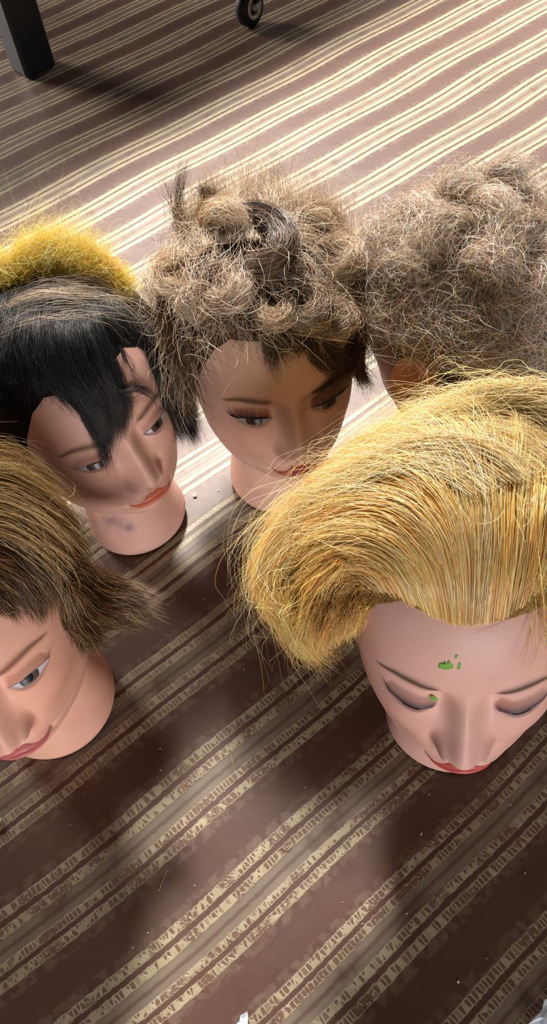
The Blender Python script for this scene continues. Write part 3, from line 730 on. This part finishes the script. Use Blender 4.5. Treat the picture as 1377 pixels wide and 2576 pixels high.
# ---- E: short layered brown hair
h = Hair('E', 16); g = lambda pts: guide('E', pts, 24)
BE = [(4, lin(116, 83, 52)), (4, lin(85, 56, 36)), (2, lin(155, 119, 76)), (1, lin(197, 166, 119)), (3, lin(56, 36, 25))]
BEd = [(3, lin(66, 40, 26)), (2, lin(92, 60, 36)), (1, lin(120, 86, 50))]
lay = [g([(-200, 1180, .02), (-60, 1120, .02), (30, 1130, .02), (110, 1180, .018), (170, 1240, .016)]),
       g([(-200, 1250, .02), (-60, 1180, .02), (40, 1190, .02), (130, 1250, .018), (200, 1320, .016), (235, 1390, .014)]),
       g([(-200, 1320, .02), (-60, 1260, .02), (30, 1270, .018), (120, 1330, .018), (190, 1400, .016), (240, 1470, .016)]),
       g([(-180, 1380, .02), (-60, 1340, .02), (20, 1350, .018), (90, 1400, .016), (140, 1460, .014), (160, 1530, .01)]),
       g([(-160, 1440, .018), (-60, 1420, .018), (10, 1430, .016), (60, 1470, .012), (95, 1520, .010), (115, 1570, .007)]),
       g([(-160, 1500, .016), (-80, 1480, .016), (-20, 1490, .012), (20, 1520, .009), (60, 1560, .006)]),
       g([(-180, 1530, .014), (-120, 1520, .012), (-70, 1530, .01), (-30, 1550, .006)])]
h.sheet(lay, 13000, BE, thick=.016, scatter=.0016, clumps=200, clump=.7, frizz=.0013, cut=(.35, 1.0), start=.55)
h.sheet(lay[3:], 3000, BEd, thick=.010, scatter=.0016, clumps=60, clump=.5, frizz=.0012, cut=(.8, 1.0))
h.sheet(lay[:4], 700, [(2, lin(186, 160, 112)), (1, lin(150, 116, 72))], thick=.002, scatter=.004, frizz=.002, cut=(.6, 1.05), start=.6, rad_=.00011)
tl = [g([(180, 1400, .018), (250, 1440, .022), (325, 1465, .03), (395, 1495, .04)]),
      g([(190, 1440, .018), (260, 1490, .022), (340, 1515, .03), (415, 1545, .04)]),
      g([(180, 1480, .016), (240, 1540, .02), (300, 1560, .028), (350, 1570, .034)]),
      g([(170, 1500, .012), (205, 1570, .014), (240, 1610, .018), (275, 1625, .022)]),
      g([(150, 1500, .008), (180, 1560, .008), (205, 1610, .010), (220, 1650, .012)])]
h.sheet(tl, 4600, BE, thick=.018, scatter=.0030, clumps=34, clump=.65, frizz=.0015, cut=(.72, 1.05))
sd = [g([(150, 1330, .016), (200, 1400, .016), (225, 1470, .014), (240, 1550, .014), (225, 1620, .012)]), g([(120, 1380, .014), (165, 1440, .012), (190, 1510, .010), (205, 1580, .008), (215, 1640, .010)])]
h.sheet(sd, 2600, BEd, thick=.010, scatter=.003, clumps=24, clump=.5, frizz=.002, cut=(.7, 1.0))
h.fuzz(11000, BE, lift=(0, .012), length=(.03, .045), curl=.04, dirf=down, ok=lambda p, d: (p[:, 1] > .02), rnd=.15)
h.fuzz(500, BE, lift=(.014, .022), length=(.012, .025), curl=.1, dirf=down, rnd=.7, rise=1., rad_=.0001)
cap = scalp_cap('E', .008, lin(58, 38, 26), parent=HEADS['E']['root'])
h.build(MH, cap)

# ---- details painted or glued on the faces
def face_hit(key, px, py):
    """point of the face surface that the photograph shows at px, py (head coordinates, +y back)"""
    o = to_local(key, CAM); d = ray(px, py)@HEADS[key]['A']; lo, hi = .0, 1.5
    ts = np.linspace(.2, 1.2, 4000); P = o+d*ts[:, None]
    g_ = (P[:, 1]+face_y(P[:, 0], P[:, 2])); ok_ = (g_ >= 0) & (np.abs(P[:, 0]) < .07) & (P[:, 2] < .28)
    return P[np.argmax(ok_)]
green = material('green_paint', lin(112, 168, 66), .5, .3)
def fleck(outline, label='green fleck'):
    P = np.array([face_hit('D', *q) for q in outline]); c = P.mean(0); n = len(P); V = [c]; F_ = []
    for q in (.35, .7, 1.): V += list(c+(P-c)*q)
    V = np.array(V); V[:, 1] = -face_y(V[:, 0], V[:, 2])-.00035
    for i in range(n):
        j = (i+1) % n; F_.append((0, 1+j, 1+i))
        for r in range(2): F_.append((1+r*n+i, 1+r*n+j, 1+(r+1)*n+j, 1+(r+1)*n+i))
    # thin edge down to the skin
    k = len(V); E_ = V[1+2*n:].copy(); E_[:, 1] += .0006; V = np.vstack([V, E_])
    for i in range(n): j = (i+1) % n; F_.append((1+2*n+i, 1+2*n+j, k+j, k+i))
    o = mesh_obj('paint_fleck', V, F_, green, HEADS['D']['root']); o['label'] = label
fleck([(1103, 1678), (1105, 1668), (1111, 1665), (1116, 1669), (1119, 1661), (1124, 1668), (1130, 1659), (1135, 1668), (1141, 1672), (1140, 1680), (1124, 1683), (1112, 1681)], 'green paint fleck in the middle of the forehead')
fleck([(1151, 1681), (1153, 1670), (1157, 1665), (1161, 1669), (1160, 1677), (1156, 1683)], 'small green paint fleck on the forehead')
fleck([(1144, 1652), (1148, 1645), (1154, 1647), (1153, 1652), (1147, 1656)], 'faint green paint fleck on the forehead')
fleck([(1080, 1750), (1090, 1750), (1102, 1755), (1104, 1760), (1096, 1762), (1086, 1758)], 'green paint fleck on the eyebrow')
lash_m = material('black_lashes', (.006, .006, .007), .4)
def lashes(key, side, n=40, ln=.0115):
    LID[0] = 1.
    ax = np.linspace(EI+.0035, EO+.0015, n); lo, hi, t_ = eye_lo_hi(np.minimum(ax, EO-.0004)); V = []; F_ = []
    for i in range(n):
        z0 = hi[i]+.0006; y0 = float(face_y(np.array([ax[i]]), np.array([z0]))[0])
        f = (i/(n-1)); l = ln*(.55+.55*f)*rng.uniform(.8, 1.1); sx = (f-.35)*.7+rng.normal(0, .12)
        p = np.array([ax[i], y0, z0]); pts = []
        for q in np.linspace(0, 1, 6): pts.append(p+l*np.array([sx*q, .42*q-.25*q*q, .55*q+.55*q*q]))
        k = len(V)
        for j, c in enumerate(pts):
            r = .00042*(1-j/5.2)
            for a in range(3): V.append((side*(c[0]+r*math.cos(a*2.09)), -(c[1]), c[2]+r*math.sin(a*2.09)))
        for j in range(5):
            for a in range(3): F_.append((k+j*3+a, k+j*3+(a+1) % 3, k+j*3+3+(a+1) % 3, k+j*3+3+a))
    # glue band
    k = len(V)
    for i in range(n):
        z0 = hi[i]+.0002; y0 = float(face_y(np.array([ax[i]]), np.array([z0]))[0])+.0004
        V.append((side*ax[i], -y0, z0)); V.append((side*ax[i], -y0-.0004, z0+.0012))
    for i in range(n-1): F_.append((k+2*i, k+2*i+2, k+2*i+3, k+2*i+1))
    mesh_obj('eyelashes', V, F_, lash_m, HEADS[key]['root'])
for sd in (-1, 1): lashes('B', sd)

# ------------------------------------------------------------------ floor
ANG = .5575
PH = ([-500, -5, 92.6, 179, 277, 385, 487, 573, 655, 738, 830, 920, 1012, 1104, 5000],
      [-5.35, 0, 1, 2, 3, 4, 5, 6, 7, 8, 9, 10, 11, 12, 54.3])
gx = np.linspace(-1.6, 1.9, 420); gy = np.linspace(-.5, 3.6, 480)
GX, GY = np.meshgrid(gx, gy, indexing='ij')
vv = 1000*(-GX*math.sin(ANG)+GY*math.cos(ANG)); uu = 1000*(GX*math.cos(ANG)+GY*math.sin(ANG))
vw = vv + 2.4*np.sin(uu/95.+vv/240)+1.6*np.sin(uu/41.+vv/130.+1)
phase = np.interp(vw, PH[0], PH[1])
fm = bpy.data.materials.new('printed_floor_covering'); fm.use_nodes = True
t = NT(fm); b = fm.node_tree.nodes['Principled BSDF']
at = t.n('ShaderNodeAttribute', attribute_name='stripe')
sep = t.n('ShaderNodeSeparateXYZ'); t.put(sep.inputs[0], at.outputs['Vector'])
ph, U = sep.outputs[0], sep.outputs[1]      # phase in stripe groups, distance along the stripes in metres
comb = t.n('ShaderNodeCombineXYZ'); t.put(comb.inputs[0], t.math('MULTIPLY', ph, .0925)); t.put(comb.inputs[1], U)
vec = comb.outputs[0]
jit = t.math('ADD', t.math('MULTIPLY', t.math('SUBTRACT', t.noise(vec, 160, 3), .5), .030), t.math('MULTIPLY', t.math('SUBTRACT', t.noise(vec, 650, 2), .5), .016))
fr = t.math('MULTIPLY', t.math('SUBTRACT', t.math('FRACT', t.math('ADD', t.math('ADD', ph, jit), .5)), .5), 92.5)   # mm from group centre
af = t.math('ABSOLUTE', fr)
band = lambda c, w, e: t.math('SUBTRACT', 1., t.smooth(t.math('ABSOLUTE', t.math('SUBTRACT', af, c)), w-e, w+e))
s_out, s_in, mid, fringe = band(22.4, 3.7, .8), band(10.7, 3.4, .8), band(0, 7.2, 1.2), band(30., 4.0, 1.5)
# ladder wear: cells along the stripe
cell = t.n('ShaderNodeTexVoronoi', voronoi_dimensions='2D', feature='DISTANCE_TO_EDGE'); mp = t.n('ShaderNodeMapping')
t.put(mp.inputs[0], vec); mp.inputs[3].default_value = (62, 270, 1); t.put(cell.inputs['Vector'], mp.outputs[0]); cell.inputs['Scale'].default_value = 1
cell.inputs['Randomness'].default_value = .75
cellc = t.n('ShaderNodeTexVoronoi', voronoi_dimensions='2D', feature='F1'); t.put(cellc.inputs['Vector'], mp.outputs[0]); cellc.inputs['Scale'].default_value = 1; cellc.inputs['Randomness'].default_value = .75
cs = t.n('ShaderNodeSeparateColor'); t.put(cs.inputs[0], cellc.outputs['Color'])
worn_here = t.math('MULTIPLY', t.smooth(t.noise(vec, 17, 3), .20, .40), t.smooth(cs.outputs[0], .10, .22))
hole = t.math('MULTIPLY', t.smooth(cell.outputs['Distance'], .10, .20), worn_here)
wearattr = sep.outputs[2]
hole = t.math('MULTIPLY', hole, wearattr)
hole = t.math('MULTIPLY', hole, t.math('MAXIMUM', band(22.4, 3.0, .5), band(10.7, 2.7, .5)))
gone = t.math('MULTIPLY', t.smooth(t.noise(vec, 33, 4), .52, .61), wearattr)
base = t.mix(t.noise(vec, 9, 4), lin(73, 45, 34), lin(90, 58, 45))
base = t.mix(t.math('MULTIPLY', t.smooth(t.noise(vec, 6.5, 5, .6), .55, .75), .45), base, lin(96, 78, 60))
cream = t.mix(t.noise(vec, 60, 3), lin(176, 163, 134), lin(142, 128, 102))
cream = t.mix(t.math('MULTIPLY', t.smooth(t.noise(vec, 11, 3), .5, .68), .45), cream, lin(116, 100, 82))
tan = t.mix(t.noise(vec, 45, 4), lin(130, 115, 98), lin(104, 88, 75))
redb = lin(90, 52, 39)
c = t.mix(t.math('MULTIPLY', mid, t.smooth(t.noise(vec, 30, 4), .25, .5)), base, tan)
c = t.mix(t.math('MULTIPLY', band(0, 1.6, 1.2), .7), c, base)
c = t.mix(t.math('MULTIPLY', t.math('MULTIPLY', fringe, t.smooth(t.noise(vec, 110, 4), .42, .55)), .7), c, t.mix(t.noise(vec, 25, 2), redb, tan))
st = t.math('MAXIMUM', s_out, s_in)
c = t.mix(st, c, cream)
c = t.mix(t.math('MULTIPLY', st, t.math('MULTIPLY', t.math('MAXIMUM', hole, t.math('MULTIPLY', gone, t.smooth(t.noise(vec, 420, 2), .38, .5))), .85)), c, redb)
# small dark stains
vs = t.noise(vec, 14, 2)
c = t.mix(t.math('MULTIPLY', t.smooth(vs, .70, .76), .5), c, lin(84, 62, 50))
t.put(b.inputs['Base Color'], c)
b.inputs['Roughness'].default_value = .5; b.inputs['Specular IOR Level'].default_value = .5
hgt = t.math('ADD', t.math('MULTIPLY', t.noise(vec, 700, 2), .25), t.math('MULTIPLY', t.math('MULTIPLY', st, t.math('SUBTRACT', 1., hole)), 1.))
bp = t.n('ShaderNodeBump'); bp.inputs['Strength'].default_value = .5; bp.inputs['Distance'].default_value = .0006; t.put(bp.inputs['Height'], hgt)
wav = t.n('ShaderNodeBump'); wav.inputs['Strength'].default_value = .35; wav.inputs['Distance'].default_value = .004; t.put(wav.inputs['Height'], t.noise(vec, 13, 3)); t.put(wav.inputs['Normal'], bp.outputs[0])
t.put(b.inputs['Normal'], wav.outputs[0])
V = np.stack([GX, GY, 0*GX], -1).reshape(-1, 3)
floor = mesh_obj('floor', V, grid_faces(len(gx), len(gy)), fm, smooth=True)
a = floor.data.attributes.new('stripe', 'FLOAT_VECTOR', 'POINT')
wear = 1-.85*(1/(1+np.exp(-(vv-400)/50)))
a.data.foreach_set('vector', np.stack([phase, uu/1000, wear], -1).reshape(-1).astype(np.float32))
floor['kind'] = 'structure'
# ------------------------------------------------------------------ things on and above the floor
def box_bm(sx, sy, sz, bevel=.004, loc=(0, 0, 0), rz=0.):
    import bmesh
    bm = bmesh.new(); bmesh.ops.create_cube(bm, size=1)
    bmesh.ops.scale(bm, vec=(sx, sy, sz), verts=bm.verts)
    if bevel: bmesh.ops.bevel(bm, geom=list(bm.edges), offset=bevel, segments=3, affect='EDGES', profile=.5)
    bmesh.ops.rotate(bm, cent=(0, 0, 0), matrix=Matrix.Rotation(rz, 3, 'Z'), verts=bm.verts)
    bmesh.ops.translate(bm, vec=loc, verts=bm.verts)
    return bm
def bm_obj(name, bm, mat, parent=None, smooth=False):
    me = bpy.data.meshes.new(name); bm.to_mesh(me); bm.free(); me.materials.append(mat)
    if smooth: me.polygons.foreach_set('use_smooth', np.ones(len(me.polygons), dtype=bool))
    o = bpy.data.objects.new(name, me); COL.objects.link(o)
    if parent is not None: o.parent = parent
    return o
def lathe(name, prof, mat, parent=None, n=48, axis='x'):
    """prof: (r, a) pairs turned round the local x axis"""
    prof = np.array(prof); th = np.linspace(0, 2*np.pi, n, endpoint=False)
    V = np.stack([np.broadcast_to(prof[None, :, 1], (n, len(prof))), prof[None, :, 0]*np.cos(th)[:, None], prof[None, :, 0]*np.sin(th)[:, None]], -1)
    return mesh_obj(name, V.reshape(-1, 3), grid_faces(n, len(prof), wrap=True), mat, parent)
uvw = lambda u, v, z=0.: (u*math.cos(ANG)-v*math.sin(ANG), u*math.sin(ANG)+v*math.cos(ANG), z)
navy = material('dark_navy_paint', lin(30, 38, 50), .45, .4)
# table whose leg is seen at the top left; its top lies above the frame and shades the floor
tb = empty('table', uvw(.637, 1.604), 'dark navy square table leg standing on the floor at the upper left', 'table')
tb.rotation_euler = (0, 0, ANG)
for lu, lv in ((0, 0), (.97, 0), (0, .53), (.97, .53)):
    l = bm_obj('leg', box_bm(.066, .066, .70, .006, (lu, lv, .35)), navy, tb)
bm_obj('tabletop', box_bm(1.26, .70, .03, .006, (.560, .255, .715)), material('table_laminate', lin(60, 60, 66), .4), tb)
bm_obj('apron', box_bm(.97, .02, .07, .002, (.485, 0, .66)), navy, tb)
bm_obj('apron', box_bm(.97, .02, .07, .002, (.485, .53, .66)), navy, tb)
# caster
cs0 = on_plane(634, 64, 0.)
ca = empty('caster_wheel', tuple(cs0), 'black swivel caster wheel with cream ring at the top centre', 'caster wheel')
ca.rotation_euler = (0, 0, rad(-42))
rub = material('black_rubber', lin(22, 27, 34), .55, .4); cream_p = material('cream_plastic', lin(206, 204, 184), .35, .5)
RW = .034
w_ = []
for name, prof, m in (('tyre', [(.021, -.011), (.030, -.011), (.0335, -.008), (.034, 0), (.0335, .008), (.030, .011), (.021, .011)], rub),
                      ('wheel_ring', [(.0140, .0095), (.0145, .0125), (.0175, .0140), (.0205, .0125), (.0212, .0095), (.0212, -.009), (.0140, -.009), (.0140, .0095)], cream_p),
                      ('wheel_disc', [(.0005, .007), (.0145, .0065), (.0145, -.0065), (.0005, -.007)], material('dark_hub', lin(62, 58, 52), .5)),
                      ('axle_cap', [(.0002, .0185), (.0040, .0180), (.0058, .0155), (.0060, .006)], material('axle_steel', lin(190, 184, 192), .3, .5, metal=.4))):
    o = lathe(name, prof, m, ca); o.location = (0, 0, RW)
fk = box_bm(.006, .030, .052, .002, (-.0165, .004, .047))
f1 = bm_obj('fork', fk, rub, ca)
bm_obj('fork', box_bm(.005, .016, .034, .002, (.0185, .006, .060)), rub, ca)
bm_obj('fork_crown', box_bm(.042, .040, .012, .004, (0, .004, .077)), rub, ca)
st__ = lathe('stem', [(.0002, 0), (.012, 0), (.012, .09), (.016, .092), (.016, .12), (.0002, .12)], rub, ca); st__.rotation_euler = (0, rad(-90), 0); st__.location = (0, .004, .080)
# a white scrap of paper and a torn sheet at the lower picture edge
paper = material('white_paper', lin(214, 224, 236), .8, .2)
def sheet_of(name, outline, label, cat, z0=.0012, curl=.003, th=.0006, m=paper):
    P = np.array([on_plane(a, b, 0.)[:2] for a, b in outline]); c = P.mean(0); n = len(P)
    rings = []
    for q in (1., .66, .33): rings.append(np.column_stack([c+(P-c)*q, np.full(n, z0)+curl*(.5+.5*np.sin(P[:, 0]*310+q*2))*q]))
    top = np.vstack(rings+[[[c[0], c[1], z0+curl*.4]]]); F_ = []
    for r in range(2):
        for i in range(n): j = (i+1) % n; F_.append((r*n+i, r*n+j, (r+1)*n+j, (r+1)*n+i))
    for i in range(n): F_.append((2*n+i, 2*n+(i+1) % n, 3*n))
    k = len(top); V = np.vstack([top, top-[0, 0, th]]); F2 = F_+[tuple(k+x for x in f[::-1]) for f in F_]
    for i in range(n): j = (i+1) % n; F2.append((i, k+i, k+j, j))
    o0 = np.array([c[0], c[1], 0.]); o = mesh_obj(name, V-o0, F2, m, smooth=False); o.location = tuple(o0)
    return tag(o, label, cat)
sheet_of('paper_scrap', [(596, 2576), (604, 2568), (606, 2556), (612, 2552), (616, 2550), (622, 2548), (624, 2545), (626, 2556), (626, 2576), (628, 2610), (590, 2612)], 'jagged white scrap of paper at the bottom edge, below the bright patch of floor', 'paper scrap')
sheet_of('paper_sheet', [(1328, 2578), (1345, 2560), (1356, 2550), (1366, 2538), (1367, 2525), (1371, 2515), (1400, 2512), (1440, 2560), (1430, 2640), (1330, 2650)], 'pale blue-white torn sheet of paper in the lower right corner', 'paper')
sheet_of('paper_scrap', [(-30, 2040), (-6, 2046), (3, 2056), (5, 2064), (0, 2078), (-20, 2084)], 'small white scrap at the left edge, just below the lower left head', 'paper scrap')
sheet_of('paper_scrap', [(-20, 40), (0, 48), (4, 60), (3, 76), (-2, 90), (-22, 96)], 'white scrap at the upper left edge, beside the navy table leg', 'paper scrap')
# crumbs and lint
def crumb(px, py, r, label, col, name='crumb', cat='crumb', group=None):
    import bmesh
    bm = bmesh.new(); bmesh.ops.create_icosphere(bm, subdivisions=2, radius=r)
    for v in bm.verts: v.co *= random.uniform(.75, 1.2)
    m = bpy.data.materials.get('crumb_'+str(col)) or material('crumb_'+str(col), lin(*col), .35, .6)
    o = bm_obj(name, bm, m, smooth=True); p = on_plane(px, py, r*.8); o.location = tuple(p)
    return tag(o, label, cat, group)
crumb(490, 1246, .0022, 'shiny white bead on the brown floor between the two rear faces', (236, 238, 240), 'bead', 'bead')
crumb(549, 1234, .0009, 'tiny pale crumb on the lit floor left of the middle neck', (228, 200, 186))
crumb(1154, 2470, .0009, 'white crumb on the dark floor near the lower right corner', (226, 226, 230))
for i, (a, b) in enumerate([(561, 1683), (615, 1684), (512, 1507), (740, 1881), (403, 1883), (404, 1937), (372, 2347), (335, 2384), (490, 2228), (546, 2229), (638, 2228), (768, 1981), (1061, 2096), (1322, 2196), (1225, 2411), (1060, 2100),
                            (1080, 1998), (1022, 2200), (912, 2324), (1285, 2024), (177, 2075), (636, 2165), (1242, 348), (862, 2270), (1024, 2298)]):
    crumb(a, b, random.uniform(.0004, .00065), 'tiny white speck of lint lying on the striped floor', (220, 214, 204), 'lint_speck', 'lint', 'lint specks on the floor')
# loose cut hairs
lm = material('cut_hair', lin(190, 170, 120), .4)
def loose(pts, label, r=.00022):
    cu = bpy.data.curves.new('loose_hair', 'CURVE'); cu.dimensions = '3D'; cu.bevel_depth = r; cu.bevel_resolution = 1
    P = resample([on_plane(a, b, .0008) for a, b in pts], 14); sp = cu.splines.new('POLY'); sp.points.add(len(P)-1)
    for i, p in enumerate(P): sp.points[i].co = (p[0], p[1], p[2]+.0006*math.sin(i), 1)
    cu.materials.append(lm); o = bpy.data.objects.new('loose_hair', cu); COL.objects.link(o)
    dg = bpy.context.evaluated_depsgraph_get(); me = bpy.data.meshes.new_from_object(o.evaluated_get(dg)); bpy.data.objects.remove(o)
    o = bpy.data.objects.new('loose_hair', me); COL.objects.link(o)
    tag(o, label, 'loose hair')
loose([(574, 1880), (582, 1900), (588, 1925), (592, 1945)], 'short blond hair clipping across the stripes, right of the lower left chin')
loose([(421, 2190), (412, 2210), (404, 2232), (399, 2242)], 'short blond hair clipping at the edge of the bright floor patch')
loose([(708, 2130), (722, 2140), (730, 2134), (738, 2120)], 'bent pale hair clipping on the stripes below the blonde head')


# ------------------------------------------------------------------ light
def area(name, loc, target, size, power, col=(1, 1, 1), sizey=None, spread=180):
    l = bpy.data.lights.new(name, 'AREA'); l.energy = power; l.color = col; l.size = size; l.spread = rad(spread)
    if sizey: l.shape = 'RECTANGLE'; l.size_y = sizey
    o = bpy.data.objects.new(name, l); COL.objects.link(o); o.location = loc
    d = Vector(target)-Vector(loc); o.rotation_euler = d.to_track_quat('-Z', 'Y').to_euler()
    return o
w = bpy.data.worlds.new('world'); SC.world = w; w.use_nodes = True
w.node_tree.nodes['Background'].inputs[0].default_value = (.88, .94, 1, 1); w.node_tree.nodes['Background'].inputs[1].default_value = .03
area('ceiling_lamp', (.04, 2.62, 2.30), (0, .5, 0), .38, 262, (1, .95, .88))
area('far_window', (3.2, 5.2, 2.1), (.5, .9, 0), 2.6, 100, (1, .92, .84), 1.6)
area('near_fill', (.12, -2.3, .44), (0, .5, .2), 1.3, 60, (1, .96, .93), .5)  # added fill, kept low to brighten the faces more than the floor
area('side_fill', (-2.7, 4.0, 1.25), (.1, 1.9, 0), 1.3, 210, (1, .91, .82), 1.1)  # unseen fill added to lift the dark floor under the table

SC.view_settings.view_transform = 'Standard'; SC.cycles.max_bounces = 4; SC.cycles.diffuse_bounces = 2; SC.cycles.glossy_bounces = 2; SC.cycles.transmission_bounces = 1; SC.view_settings.look = 'None'
SC.view_settings.exposure = 0.; SC.view_settings.gamma = 1.; SC.view_settings.use_curve_mapping = False
